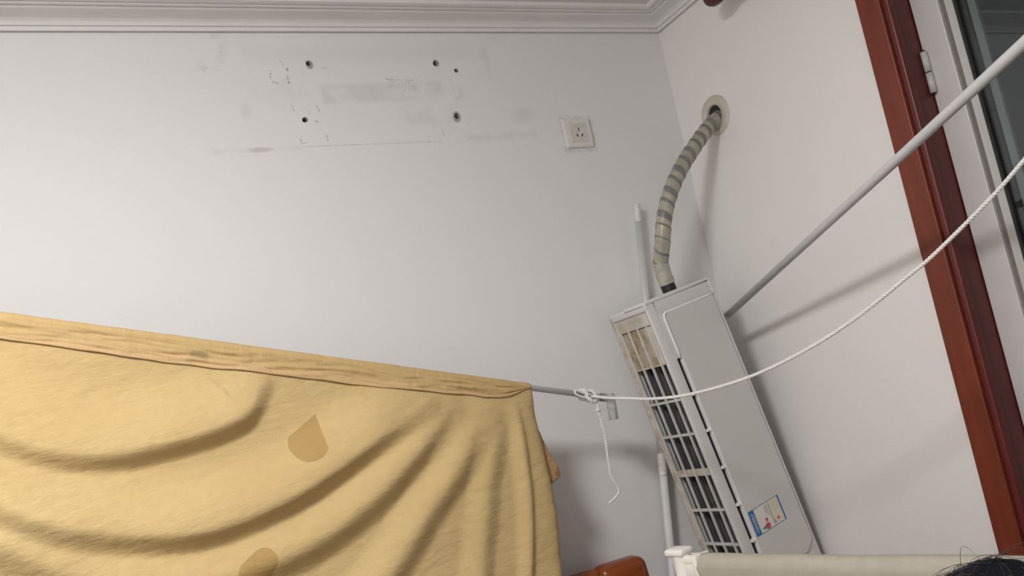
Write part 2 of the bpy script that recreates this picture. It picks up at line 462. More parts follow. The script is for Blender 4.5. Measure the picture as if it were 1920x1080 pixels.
DY0, DY1, DZ = -0.757, -1.62, 2.24       # door opening in the right wall
bm = bmesh.new()
rbox(bm, 0, 0.16, DY0 + .01, 0.0, -0.02, CZ + .12); rbox(bm, 0, 0.16, DY1 - .01, DY0 + .01, DZ + .01, CZ + .12); rbox(bm, 0, 0.16, RY, DY1 - .01, -0.02, CZ + .12)
structure(obj('wall_right', bm, M['wall']))
structure(obj('wall_left', B(RX - .12, RX, RY, 0, -0.02, CZ + .12), M['wall']))
structure(obj('wall_rear', B(RX - .12, 0.16, RY - .12, RY, -0.02, CZ + .12), M['wall']))
structure(obj('floor', B(RX, 0, RY, 0, -0.06, 0), M['floor']))
structure(obj('ceiling', B(RX, 0, RY, 0, CZ, CZ + .1), M['ceiling']))

# plaster cornice, mitred at the corner
prof = [(0, 2.4262), (.0058, 2.4262), (.0062, 2.4200), (.0105, 2.4200), (.0118, 2.4272), (.0098, 2.4280), (.0098, 2.4305), (.0150, 2.4302), (.0165, 2.4335), (.0195, 2.4378), (.0265, 2.4418), (.038, 2.4440),
        (.050, 2.4452), (.060, 2.4465), (.0645, 2.4485), (.0648, 2.4520), (.0688, 2.4520), (.0692, 2.4488), (.0765, 2.4498), (.0768, 2.4545), (.0808, 2.4545), (.0812, 2.4515), (.094, 2.4530), (.095, 2.4625)]
def cornice(name, along):
    V = []; F = []; n = len(prof)
    ends = []
    for o_, z_ in prof:
        if along == 'x': V += [(-o_, -o_, z_), (RX, -o_, z_)]
        else: V += [(-o_, -o_, z_), (-o_, RY, z_)]
    for i in range(n - 1): F.append((2 * i, 2 * i + 1, 2 * i + 3, 2 * i + 2))
    k = len(V)
    V += [(0, 0, 2.4625), (RX, 0, 2.4625) if along == 'x' else (0, RY, 2.4625)]
    F.append((k, k + 1, 1, 0)); F.append((2 * n - 2, 2 * n - 1, k + 1, k))
    F.append(tuple([2 * i for i in range(n)] + [k])); F.append(tuple([2 * i + 1 for i in range(n)] + [k + 1])[::-1])
    b_ = bmesh.new(); vs = [b_.verts.new(v) for v in V]
    for f in F: b_.faces.new([vs[i] for i in f])
    return structure(obj(name, b_, M['cornice']))
cornice('trim_1', 'x'); cornice('trim_2', 'y')

# ------------------------------------------------------------------ door: red-brown casing (trim_3) and white glazed leaf (door_1)
tr = structure(obj('trim_3', B(-0.014, 0.010, DY0 + .006, -0.694, 0, DZ + .066, r=.0025), M['redwood']))
tag(tr, 'red-brown wooden casing round the glazed door')
obj('casing_board', B(-0.014, 0.010, DY1 - .064, DY1 - .006, 0, DZ + .066, r=.0025), M['redwood'], tr)
obj('casing_board', B(-0.0135, 0.010, DY1 - .006, DY0 + .006, DZ + .008, DZ + .066, r=.0025), M['redwood'], tr)
obj('bead', B(-0.007, 0.012, DY0 - .010, DY0 + .0065, 0, DZ + .01, r=.004), M['redwood_shaded'], tr)
obj('jamb', B(0.004, 0.10, DY0, DY0 + .02, 0, DZ + .01), M['redwood_shaded'], tr)
obj('jamb', B(0.004, 0.10, DY1 - .02, DY1, 0, DZ + .01), M['redwood_shaded'], tr)
obj('head_jamb', B(0.004, 0.10, DY1, DY0, DZ, DZ + .02), M['redwood_shaded'], tr)

door = structure(obj('door_1', B(0.068, 0.118, DY0 - .064, DY0 - .002, .012, DZ - .004, r=.002), M['upvc']))
tag(door, 'white framed glazed door showing the dark night outside')
obj('stile', B(0.068, 0.118, DY1 + .002, DY1 + .064, .012, DZ - .004, r=.002), M['upvc'], door)
obj('rail', B(0.068, 0.118, DY1 + .064, DY0 - .064, DZ - .07, DZ - .004, r=.002), M['upvc'], door)
obj('rail', B(0.068, 0.118, DY1 + .064, DY0 - .064, .012, .14, r=.002), M['upvc'], door)
def wedge(name, ya, yb_, mat, xa, xb, xc):
    b_ = bmesh.new()
    pr = [(xa, ya), (xb, yb_), (xc, yb_), (xc, ya)]
    lo = [b_.verts.new((p[0], p[1], .14)) for p in pr]; hi = [b_.verts.new((p[0], p[1], DZ - .07)) for p in pr]
    b_.faces.new(lo); b_.faces.new(hi)
    for i in range(4): b_.faces.new((lo[i], lo[(i + 1) % 4], hi[(i + 1) % 4], hi[i]))
    return obj(name, b_, mat, door)
y0 = DY0 - .064
wedge('glazing_bead', y0, y0 - .011, M['bead_dark'], .076, .0745, .115)
wedge('glazing_bead', y0 - .0125, y0 - .024, M['bead'], .0705, .078, .115)
obj('gasket', B(.080, .092, y0 - .030, y0 - .0235, .14, DZ - .07), M['gasket'], door)
obj('glass_pane', B(.0855, .0905, DY1 + .066, y0 - .024, .14, DZ - .07), M['glass'], door)
obj('spacer_bar', B(.096, .104, y0 - .060, y0 - .044, .14, DZ - .07), M['spacer'], door)
obj('inner_gasket', B(.0955, .104, y0 - .040, y0 - .026, .14, DZ - .07), M['gasket'], door)
for i in range(2):
    z0 = 1.9115 + i * .0465
    V, F = merge(lathe([(0, 0), (.0072, 0), (.0072, .0435), (0, .0435)], (.0625, DY0 - .0075, z0), (0, 0, 1), 16))
    pyd('hinge_knuckle', V, F, M['hinge'], door)
obj('hinge_pin', B(.060, .065, DY0 - .010, DY0 - .004, 1.908, 2.006), M['black'], door)

# ================================================================== LAMP (out of view, overhead)
lx, ly, lz = LAMP_POS
lamp = empty('ceiling_lamp', (lx, ly, lz), 'round white ceiling lamp lighting the room from overhead', 'lamp')
V, F = lathe([(0.0, 0), (.20, 0), (.205, -.012), (.205, -.03), (.19, -.03)], (0, 0, 0), (0, 0, 1), 40); pyd('lamp_base', V, F, M['lamp_base'], lamp)
V, F = lathe([(.19, -.03), (.185, -.055), (.16, -.078), (.11, -.092), (.05, -.098), (0.001, -.1)], (0, 0, 0), (0, 0, 1), 40); pyd('diffuser', V, F, M['diffuser'], lamp)

# ================================================================== AIR CONDITIONER standing on end
h = Vector((0.980, 0.083, 0.182)).normalized()
nd = Vector((0.185, -0.023, -0.983)); nd = (nd - h * nd.dot(h)).normalized()
up_ = -nd; back = up_.cross(h).normalized()
A1 = Vector((-0.407, -0.056, 1.614)); LAC = .79; WAC = .226; DAC = .157
ac = empty('air_conditioner', (0, 0, 0), 'white indoor air conditioner unit standing on end in the corner', 'air conditioner')
org = A1 - up_ * LAC
ac.matrix_world = Matrix(((h.x, back.x, up_.x, org.x), (h.y, back.y, up_.y, org.y), (h.z, back.z, up_.z, org.z), (0, 0, 0, 1)))
ac_m = ac.matrix_world.copy()
# chassis (rear half)
bm = bmesh.new()
rbox(bm, .004, .222, -.016, 0, .004, .786, r=.003); rbox(bm, .205, .2225, -.150, -.010, .01, .78, r=.003); rbox(bm, .006, .222, -.062, 0, .768, .787, r=.004); rbox(bm, .006, .222, -.15, 0, .003, .02, r=.003)
obj('chassis', bm, M['ac_white'], ac)
obj('rear_rail', B(0, .014, -.014, -.001, .006, .782, r=.004), M['yellowed'], ac)
# front casing: left strip, top and bottom bands, end face
bm = bmesh.new()
rbox(bm, 0, .0352, -.157, -.1455, 0, .79, r=.006, seg=3); rbox(bm, .030, .0465, -.1568, -.1455, .632, .77, r=.001); rbox(bm, .18, .222, -.1566, -.13, .05, .12, r=.001)
rbox(bm, .020, .226, -.157, -.125, .7465, .79, r=.006, seg=3)
rbox(bm, .020, .226, -.157, -.125, 0, .0665, r=.006, seg=3)
rbox(bm, 0, .226, -.157, -.066, .774, .7905, r=.006, seg=3)
rbox(bm, 0, .012, -.157, -.004, .766, .787, r=.005, seg=3)
rbox(bm, .2188, .2268, -.1585, -.030, .004, .786, r=.0028)
obj('casing', bm, M['ac_white'], ac, True)
for p in ac.children[-1:]:
    p.modifiers.new('w', 'WEIGHTED_NORMAL')
# front panel with rounded upper-left and cut lower-right corner
def panel_poly():
    x0, x1, z0, z1, rr = .0462, .2155, .068, .7455, .014
    pts = [(x0, z0), (x1 - .030, z0)]
    pts += [(x1, z0 + .022), (x1, z1)]
    for i in range(7):
        a = math.pi / 2 + i / 6 * math.pi / 2
        pts.append((x0 + rr + rr * math.cos(a), z1 - rr + rr * math.sin(a)))
    return pts
b_ = bmesh.new(); pp = panel_poly()
f0 = [b_.verts.new((x, -.1615, z)) for x, z in pp]; f1 = [b_.verts.new((x, -.148, z)) for x, z in pp]
b_.faces.new(f0); b_.faces.new(f1[::-1])
for i in range(len(pp)): b_.faces.new((f0[i], f1[i], f1[(i + 1) % len(pp)], f0[(i + 1) % len(pp)]))
bmesh.ops.bevel(b_, geom=[e for e in b_.edges if all(abs(v.co.y + .1615) < 1e-5 for v in e.verts)], offset=.0016, segments=2, affect='EDGES')
obj('front_panel', b_, M['ac_panel'], ac)
V, F = tube_data(catmull([(.0415, -.1588, .632), (.0415, -.1588, .70), (.042, -.1588, .735), (.048, -.1588, .7455), (.06, -.1588, .747), (.12, -.1588, .747), (.218, -.1588, .747)], 5), .0032, 8)
pyd('panel_edge_bead', V, F, M['ac_bead'], ac)
obj('panel_lip', B(.0453, .0473, -.1620, -.150, .068, .632, r=.0006), M['ac_bead'], ac)
obj('slot_recess', B(.032, .224, -.1475, -.142, .07, .634), M['slot_dark'], ac)
for z in (.5385, .4455, .3505, .2555, .1635):
    obj('slot_bridge', B(.034, .0462, -.1600, -.147, z - .0028, z + .0028, r=.0006), M['ac_bead'], ac)
obj('side_seam', B(.2262, .2268, -.150, -.143, .01, .78), M['slot_dark'], ac)
# end face details
obj('end_seam', B(.02, .15, -.0665, -.0618, .7855, .788), M['slot_dark'], ac)
obj('end_cover', B(.145, .212, -.055, -.008, .786, .790, r=.0015), M['ac_white'], ac)
for x in (.160, .172, .195): obj('end_slot', B(x, x + .007, -.0556, -.052, .7885, .7905), M['slot_dark'], ac)
# intake side: stained cover, long bars, cross ribs, dark core
cover = obj('stained_cover', B(.005, .018, -.148, -.012, .629, .772, r=.001), M['stained'], ac)
tag(cover, 'dust-stained ochre plastic cover at the top of the intake')
obj('cover_seam', B(.0042, .0052, -.146, -.020, .7305, .7325), M['slot_dark'], ac)
obj('cover_lip', B(.003, .0075, -.147, -.014, .6295, .6335, r=.0008), M['yellowed'], ac)
for y in (-.021, -.054, -.091, -.1285):
    obj('long_bar', B(.0015, .0075, y - .0024, y + .0024, .012, .7335, r=.0010), M['grille'], ac)
for z, t in ((.5385, .0028), (.451, .0028), (.354, .0085), (.257, .0028), (.1685, .0028), (.080, .0028)):
    obj('cross_rib', B(.003, .012, -.147, -.012, z - t, z + t, r=.0010), M['yellowed'] if t > .005 else M['grille'], ac)
b_ = bmesh.new()
for i in range(4):
    ya, yb_ = -.013 - i * .034, -.013 - (i + 1) * .034
    xa, xb = .022 + i * .011, .030 + i * .013
    rbox(b_, xa, xb + .07, yb_ + .001, ya, .02, .632)
obj('heat_exchanger', b_, M['fins'], ac)
obj('dark_interior', B(.075, .20, -.146, -.012, .02, .765), M['slot_dark'], ac)
# energy label (flat print on the front panel)
st = obj('energy_label', B(.0525, .1605, -.1619, -.1614, .166, .2285), simple('label_blue', srgb(38, 104, 168), 0.4, var=0.02), ac)
tag(st, 'blue and white energy label sticker')
def lab(name, x0, x1, z0, z1, mat, dy=.00015):
    return obj(name, B(x0, x1, -.1619 - dy, -.1617, z0, z1), mat, st)
m_white = simple('label_white', (0.72, 0.70, 0.64, 1), 0.45, var=0.02); m_cream = simple('label_cream', (0.68, 0.63, 0.50, 1), 0.45, var=0.03)
m_grey = simple('label_grey', (0.38, 0.39, 0.37, 1), 0.5); m_red = simple('label_red', srgb(196, 72, 92), 0.5); m_green = simple('label_green', srgb(70, 150, 130), 0.5)
lab('label_field', .0705, .1555, .1675, .2270, m_white)
lab('label_band', .124, .1535, .171, .2235, m_cream, .00022)
lab('label_bar', .1185, .1225, .1695, .2245, m_grey, .0003)
lab('label_bar', .111, .114, .196, .2235, m_grey, .0003)
lab('label_print', .105, .1075, .203, .2235, m_grey, .0003)
lab('label_print', .118, .128, .1705, .180, m_grey, .00032)
lab('label_print', .134, .141, .176, .183, m_red, .00032)
lab('label_print', .096, .1035, .186, .1945, m_red, .0003)
# wedge arrow green to red
def tri(name, pts, mat, dy):
    b2 = bmesh.new(); lo = [b2.verts.new((x, -.1618, z)) for x, z in pts]; hi = [b2.verts.new((x, -.1619 - dy, z)) for x, z in pts]
    b2.faces.new(lo); b2.faces.new(hi[::-1]); n = len(pts)
    for i in range(n): b2.faces.new((lo[i], lo[(i + 1) % n], hi[(i + 1) % n], hi[i]))
    return obj(name, b2, mat, st)
tri('arrow_tip', [(.0745, .1755), (.0895, .1805), (.0895, .1710)], m_green, .0003)
tri('arrow_head', [(.0895, .1805), (.099, .184), (.1045, .1815), (.106, .176), (.1035, .170), (.098, .1675), (.0895, .1710)], m_red, .0003)
def text(body, size, mat, parent, loc, rot, name):
    cu = bpy.data.curves.new('t', 'FONT'); cu.body = body; cu.size = size; cu.align_x = 'CENTER'; cu.align_y = 'CENTER'; cu.extrude = 0.00005
    t = bpy.data.objects.new('t', cu); COL.objects.link(t)
    me = bpy.data.meshes.new_from_object(t.evaluated_get(bpy.context.evaluated_depsgraph_get()))
    bpy.data.objects.remove(t); me.name = name
    o = link(name, me, mat, parent); o.location = loc; o.rotation_euler = rot
    return o
# header reads along the unit's length: text x -> local -Z, text y -> local -X, facing local -Y
o = text('中国能效标识', .0082, m_white, st, (.0600, -.16215, .1975), (0, 0, 0), 'header_text')
o.rotation_euler = Matrix(((0, -1, 0), (0, 0, -1), (-1, 0, 0))).transposed().to_euler() if False else Matrix(((0, 1, 0), (0, 0, -1), (-1, 0, 0))).to_euler()
o = text('CHINA ENERGY LABEL', .0036, m_white, st, (.0670, -.16215, .1975), (0, 0, 0), 'header_text')
o.rotation_euler = Matrix(((0, 1, 0), (0, 0, -1), (-1, 0, 0))).to_euler()

# ------------------------------------------------------------------ wrapped refrigerant pipe and wall flange
pend = ac_m @ Vector((.142, -.098, .789))
pdir = up_
path = [(0.035, -.166, 2.108), (-.002, -.167, 2.090), (-.049, -.17, 2.060), (-.115, -.18, 2.008), (-.173, -.182, 1.953), (-.219, -.178, 1.893), (-.252, -.172, 1.827), (-.268, -.165, 1.766)]
path += [tuple(pend + pdir * .075 + Vector((.004, -.002, 0))), tuple(pend + pdir * .03), tuple(pend)]
ST = .0018
sm = resample(catmull(path, 20), ST)
pipe = empty('wrapped_pipe', tuple(pend), 'tape-wrapped pipe curving from the wall hole down to the air conditioner', 'pipe')
P_, T_, N_, B_ = frames(sm)
seg = 56; V = []; F = []; mi = []
n_main = len(sm) - 11
pitch = .0325
def wrap_r(s, a):
    ph = (s / pitch + a / (2 * math.pi)) % 1.0
    return .0196 + .0016 * (1 - ph) - (.0012 if ph < .06 else 0)
for i in range(n_main):
    s = i * ST
    for k in range(seg):
        a = 2 * math.pi * k / seg; r = wrap_r(s, a) * (1 + .035 * mnoise.noise(Vector((s * 40, math.cos(a), math.sin(a)))))
        V.append(P_[i] + N_[i] * (r * math.cos(a)) + B_[i] * (r * math.sin(a)) - pend)
for i in range(n_main - 1):
    for k in range(seg):
        F.append((i * seg + k, i * seg + (k + 1) % seg, (i + 1) * seg + (k + 1) % seg, (i + 1) * seg + k))
        s = i * ST; ph = (s / pitch + k / seg); fr = ph % 1.0; turn = int(ph)
        frac_grey = (.7, .5, .35, .55, .4, .5, .36, .5, .4, .52, .34, .5, .3, .55, .16, .12, .2, .32, .12, .1, .1, .1)[min(turn, 21)]
        mi.append(2 if i > n_main - 34 else (1 if fr < frac_grey else 0))
o = pyd('tape_wrap', V, F, [M['tape_beige'], M['tape_grey'], M['tape_clear']], pipe)
o.data.polygons.foreach_set('material_index', mi)
V, F = tube_data([p - pend for p in sm[n_main - 2:]], .0188, 24); pyd('black_sleeve', V, F, M['black'], pipe)
fl = empty('wall_flange', (0, -.163, 2.100), 'yellowed round plastic flange round the pipe hole on the right wall', 'flange')
fa = Vector((-1, -.05, -.06))
V, F = lathe([(.028, -.004), (.0285, .006), (.031, .0105), (.046, .0095), (.053, .006), (.0555, .0015), (.0555, -.004)], (0, 0, 0), fa, 48); pyd('flange_ring', V, F, M['flange'], fl)
V, F = lathe([(.0, .001), (.0282, .001)], (0, 0, 0), fa, 32); pyd('hole_bottom', V, F, M['black'], fl)

# ================================================================== SOCKET
so = empty('wall_socket', (-0.3465, 0, 2.126), 'square white three-pin wall socket on the back wall', 'socket')
b_ = B(-.043, .043, -.0095, .001, -.043, .043)
for v in b_.verts:
    if v.co.y < -.005: v.co.x *= .93; v.co.z *= .93
bmesh.ops.bevel(b_, geom=b_.edges[:], offset=.0018, segments=2, affect='EDGES'); obj('plate', b_, M['socket'], so)
ins = obj('insert', B(-.026, .026, -.0108, -.008, -.027, .027, r=.0008), M['socket_in'], so)
for x, z, a in ((0, .009, 0), (-.0075, -.008, .6), (.0075, -.008, -.6)):
    s_ = obj('pin_slot', B(-.0014, .0014, -.0115, -.0095, -.0048, .0048), M['slotm'], ins); s_.location = (x, 0, z); s_.rotation_euler = (0, -a, 0)

# ================================================================== CURTAIN ROD END (upper right)
cr = empty('curtain_rod', (-.088, -.388, 2.347), 'dark maroon wooden curtain rod with rounded end by the cornice', 'curtain rod')
V, F = tube_data([(0, .02, 0), (0, -1.9, 0)], .016, 20); pyd('rod', V, F, M['maroon'], cr)
V, F = lathe([(0, .060), (.010, .0585), (.019, .053), (.0245, .043), (.026, .030), (.025, .012), (.020, .002), (.017, -.004)], (0, 0, 0), (0, 1, 0), 28); pyd('finial', V, F, M['maroon'], cr)
for yy in (-.25, -1.7):
    b_ = B(-.008, .083, yy - .012, yy + .012, -.028, -.014, r=.003); rbox(b_, .073, .085, yy - .02, yy + .02, -.045, .035, r=.003); obj('bracket', b_, M['maroon'], cr)

# ================================================================== LEANING POLE behind the unit
pb, pt = Vector((-.4895, -.03, .003)), Vector((-.2265, -.030, 1.905))
po = empty('leaning_pole', tuple(pb), 'thin pale grey metal pole leaning upright behind the air conditioner', 'pole')
dp = pt - pb; mid = dp * .648
V, F = tube_data([Vector((0, 0, 0)), mid], .0105, 20); pyd('lower_tube', V, F, M['pole'], po)
V, F = tube_data([mid, dp], .0092, 20); pyd('upper_tube', V, F, M['pole_metal'], po)
pts = [mid + dp.normalized() * s for s in np.linspace(-.05, .005, 24)]
V, F = tube_data(pts, [.0112 + (.0006 if i % 6 < 3 else 0) for i in range(24)], 20); pyd('locking_sleeve', V, F, M['cream_plastic'], po)
pts = [dp - dp.normalized() * s for s in np.linspace(.05, .0, 20)]
V, F = tube_data(pts, [.0096 + (.0005 if i % 5 < 2 else 0) for i in range(20)], 20); pyd('end_cap', V, F, M['pole'], po)

# ================================================================== GREY ROD from the unit up towards the viewer
ra = Vector((-.128, -.172, 1.5535)); rb = Vector((-.343, -1.218, 1.807))
rd = (rb - ra); Ls = (RY + .004 - ra.y) / rd.y
rc = ra + rd * Ls
gr = empty('tension_rod', tuple(ra), 'long grey rod rising from beside the air conditioner across the door', 'rod')
V, F = tube_data([Vector((0, 0, 0)), rd * .5, rd * Ls], .0088, 24); pyd('tube', V, F, M['rod_grey'], gr)
V, F = tube_data([-rd.normalized() * .004, rd.normalized() * .014], .0094, 20); pyd('end_cap', V, F, M['rod_grey'], gr)

# ================================================================== YELLOW CLOTH over the drying rod
Rr = Vector((-.560, -.200, 0)); dd = Vector((-0.9917, -0.1286, 0)); CN = Vector((0.1286, -0.9917, 0))
def rodz(a): return 1.4195 + (1.748 - 1.474) / (1.167 - .194) * (a - 0.0) + 0.0
def rodp(a): p = Rr + dd * a; return Vector((p.x, p.y, rodz(a)))
aL = (RX + .004 - Rr.x) / dd.x
dr = empty('drying_rod', tuple(rodp(aL)), 'thin pale drying rod carrying the yellow cloth along the back wall', 'rod')
o0 = rodp(aL)
V, F = tube_data([rodp(-.035) - o0, rodp(.6) - o0, rodp(aL) - o0], .0068, 18); pyd('tube', V, F, M['rod_pale'], dr)

CL_L = 1.75
FOLDS = [  # (polyline in (a, z), amplitude, rise width, fall half-width)
 ([(0.739, 1.599), (0.761, 1.557), (0.793, 1.513), (0.844, 1.493), (0.928, 1.481), (1.039, 1.479), (1.117, 1.5), (1.188, 1.539), (1.268, 1.595), (1.36, 1.66)], .031, .12, .019),
 ([(0.398, 1.486), (0.479, 1.45), (0.58, 1.406), (0.663, 1.372), (0.751, 1.342), (0.851, 1.323), (0.95, 1.323), (1.055, 1.35), (1.13, 1.385), (1.199, 1.432), (1.277, 1.498), (1.4, 1.6)], .037, .11, .022),
 ([(0.337, 1.47), (0.413, 1.416), (0.511, 1.349), (0.601, 1.296), (0.702, 1.256), (0.805, 1.236), (0.898, 1.227), (1.0, 1.24), (1.1, 1.28), (1.206, 1.365), (1.29, 1.43)], .029, .075, .026),
 ([(0.273, 1.459), (0.338, 1.379), (0.411, 1.306), (0.484, 1.247), (0.555, 1.182), (0.64, 1.12), (0.75, 1.07), (0.9, 1.06), (1.1, 1.12)], .024, .065, .027),
 ([(0.252, 1.444), (0.298, 1.348), (0.341, 1.246), (0.391, 1.106), (0.44, .98), (.5, .85)], .013, .05, .022),
 ([(0.226, 1.457), (0.2315, 1.346), (0.248, 1.224), (0.288, 1.078), (.31, .95), (.33, .8)], .011, .035, .009)]
def ss(t): t = np.clip(t, 0, 1); return t * t * (3 - 2 * t)
def smooth_poly(poly): return [(p.x, p.y) for p in catmull([(a, z, 0) for a, z in poly], 4)]
def fold_field(A, Z, poly):
    poly = smooth_poly(poly)
    best = np.full(A.shape, 1e9); sd = np.zeros(A.shape); al = np.zeros(A.shape); acc = 0.0
    tot = sum(math.hypot(q[0] - p[0], q[1] - p[1]) for p, q in zip(poly, poly[1:]))
    for p, q in zip(poly, poly[1:]):
        dx, dz = q[0] - p[0], q[1] - p[1]; L2 = dx * dx + dz * dz; L = math.sqrt(L2)
        t = np.clip(((A - p[0]) * dx + (Z - p[1]) * dz) / L2, 0, 1)
        d = np.hypot(A - p[0] - t * dx, Z - p[1] - t * dz)
        s = -np.sign((A - p[0]) * dz - (Z - p[1]) * dx)      # below / right of the curve is positive
        m_ = d < best - 1e-9
        best = np.where(m_, d, best); sd = np.where(m_, -s * d, sd); al = np.where(m_, (acc + t * L) / tot, al); acc += L
    return sd, al
EDGE = [(1.60, .186), (1.483, .186), (1.462, .184), (1.431, .181), (1.347, .177), (1.266, .178), (1.197, .181), (1.066, .203), (.95, .215), (.70, .23)]
ez = np.array([e[0] for e in EDGE])[::-1]; ea = np.array([e[1] for e in EDGE])[::-1]
NU, NV = 330, 190; ZB = .80
uu = np.linspace(0, 1, NU); vv = np.linspace(0, 1, NV)
U_, V_ = np.meshgrid(uu, vv)
Atop = .186 + U_ * (CL_L - .186)
Ztop = rodz(Atop) + .004
Z = Ztop + (ZB - Ztop) * V_
Ae = np.interp(Z, ez, ea)
A = Ae + U_ * (CL_L - Ae)
def cloth_off(A, Z, Ztop, Ae):
    disp = np.zeros_like(A)
    for poly, amp, w, b2 in FOLDS:
        sd, al = fold_field(A, Z, poly)
        up_part = ss((sd + w + b2) / w)              # rises towards the ridge
        fall = 1 - ss((sd + b2) / (2 * b2))          # tucks in sharply below it
        fade = ss(al / .18) * ss((1 - al) / .10)
        disp += amp * up_part * fall * (0.25 + .75 * fade) * ss((al) / .05 + .15)
    dtop = np.clip((Ztop - Z) / .075, 0, 1)
    disp *= ss(dtop)
    sh = A.shape
    wr = np.array([mnoise.noise(Vector((a * 9, z * 14, 3.1))) * .0022 + mnoise.noise(Vector((a * 30, z * 45, 8.0))) * .0007 for a, z in zip(A.ravel(), Z.ravel())]).reshape(sh)
    disp += wr * ss(dtop)
    off = .0085 + disp + .022 * ss(np.clip((Ztop - Z) / .5, 0, 1))
    return off - .016 * np.exp(-((A - Ae) / .012)) * ss(dtop)      # the right edge rolls back a little
off = cloth_off(A, Z, Ztop, Ae)
Wp = np.stack([Rr.x + dd.x * A + CN.x * off, Rr.y + dd.y * A + CN.y * off, Z], -1)
o0 = Vector((-.75, -.22, ZB)); cloth = empty('yellow_cloth', tuple(o0), 'large yellow cotton cloth draped over the drying rod with swag folds', 'cloth')
def grid_obj(name, Wp, UV, mat, parent, thick=0.0):
    nv, nu = Wp.shape[:2]
    V = (Wp.reshape(-1, 3) - np.array(parent.location)).tolist()
    F = [(j * nu + i, j * nu + i + 1, (j + 1) * nu + i + 1, (j + 1) * nu + i) for j in range(nv - 1) for i in range(nu - 1)]
    o = pyd(name, V, F, mat, parent, True)
    me = o.data; uvl = me.uv_layers.new(name='UVMap'); li = np.zeros(len(me.loops), int); me.loops.foreach_get('vertex_index', li)
    uvl.data.foreach_set('uv', UV.reshape(-1, 2)[li].ravel())
    if thick:
        s = o.modifiers.new('s', 'SOLIDIFY'); s.thickness = thick; s.offset = 0
    return o
o = grid_obj('front_drop', Wp, np.stack([A, Z], -1), M['cloth'], cloth, .0012)
tag(o, 'smooth yellow front with two dark wet spots')
# folded flap: starts behind the rod, goes over it, hangs a hand's width in front
FB = [(.186, .002), (.200, .006), (.229, .020), (.250, .0285), (.271, .033), (.310, .0365), (.40, .038), (.544, .0425), (.797, .0425), (.93, .044), (.998, .042), (1.169, .037), (1.4, .04), (1.8, .04)]
fa_ = np.array([f[0] for f in FB]); fd_ = np.array([f[1] for f in FB])
NA, NR = 420, 44
aa = np.linspace(.186, CL_L, NA); rows = []; uvs = []
rr = .0092
dep_a = np.array([float(np.interp(a, fa_, fd_)) + .003 * mnoise.noise(Vector((a * 16, 0, 5))) * (1 if a > .3 else 0) for a in aa])
rz_a = np.array([rodz(a) for a in aa])
for j in range(NR):
    t = j / (NR - 1); row = []; uvr = []
    s = max(0.0, (t - .3) / .7)
    offs = cloth_off(aa, rz_a - dep_a * s, rz_a + .004, np.full(NA, .182)) if s > 0 else None
    for i, a in enumerate(aa):
        c0 = rodp(a)
        if t < .3:
            th = math.pi * (1 - t / .3)          # back -> front over the top
            p = c0 + CN * (rr * math.cos(th) + .001 * (t / .3)) + Vector((0, 0, rr * math.sin(th) + .0012 * mnoise.noise(Vector((a * 25, 3, t)))))
        else:
            crk = (mnoise.noise(Vector((a * 7 + 2 * mnoise.noise(Vector((a * 5, s, 2))), s * 3.0, 1))) * .0045 + mnoise.noise(Vector((a * 17, s * 6 + 1.5 * mnoise.noise(Vector((a * 9, 0, 3))), 4))) * .0032 + mnoise.noise(Vector((a * 42, s * 3.5, 6))) * .0012 + mnoise.noise(Vector((a * 95, s * 2.2, 9))) * .0006) * min(1, s * 4) * min(1, .25 + (1 - s) * 4)
            l1 = .68 + .09 * mnoise.noise(Vector((a * 3, 7, 0)))
            step = .0014 * (1 / (1 + math.exp(-(s - l1) / .012)) - 1)          # hem stitched a little lower
            p = c0 + CN * (max(rr + .001, offs[i] + .0020) + .0022 + crk + step * (1 if a > .45 else max(0, (a - .3) / .15))) + Vector((0, 0, -dep_a[i] * s))
        row.append((p.x, p.y, p.z)); uvr.append((a, dep_a[i] * s))
    rows.append(row); uvs.append(uvr)
o = grid_obj('folded_flap', np.array(rows), np.array(uvs), M['flap'], cloth, .0016)
tag(o, 'duller crinkled reverse side folded over the rod')
# back layer: patterned cloth hanging behind the rod, a corner of it shows at the right
BE = [(1.60, .192), (1.444, .189), (1.377, .176), (1.322, .160), (1.290, .146), (1.272, .141), (1.262, .150), (1.252, .176), (1.22, .184), (1.18, .181), (1.14, .190), (1.10, .186), (1.065, .196), (.8, .22)]
bz = np.array([e[0] for e in BE])[::-1]; ba = np.array([e[1] for e in BE])[::-1]
nu, nv = 60, 150
U2, V2 = np.meshgrid(np.linspace(0, 1, nu) ** 1.5, np.linspace(0, 1, nv)); At = .19 + U2 * (CL_L - .19); Zt = rodz(At) + .003; Z2 = Zt + (.86 - Zt) * V2
Ae2 = np.interp(Z2, bz, ba); A2 = Ae2 + U2 * (CL_L - Ae2)
of2 = -.0085 - .006 * V2 + .004 * np.sin(Z2 * 60) * np.exp(-(A2 - Ae2) / .05) * V2
W2 = np.stack([Rr.x + dd.x * A2 + CN.x * of2, Rr.y + dd.y * A2 + CN.y * of2, Z2], -1)
o = grid_obj('back_layer', W2, np.stack([A2, Z2], -1), M['floral'], cloth, .0012)
tag(o, 'orange-brown patterned layer hanging behind')

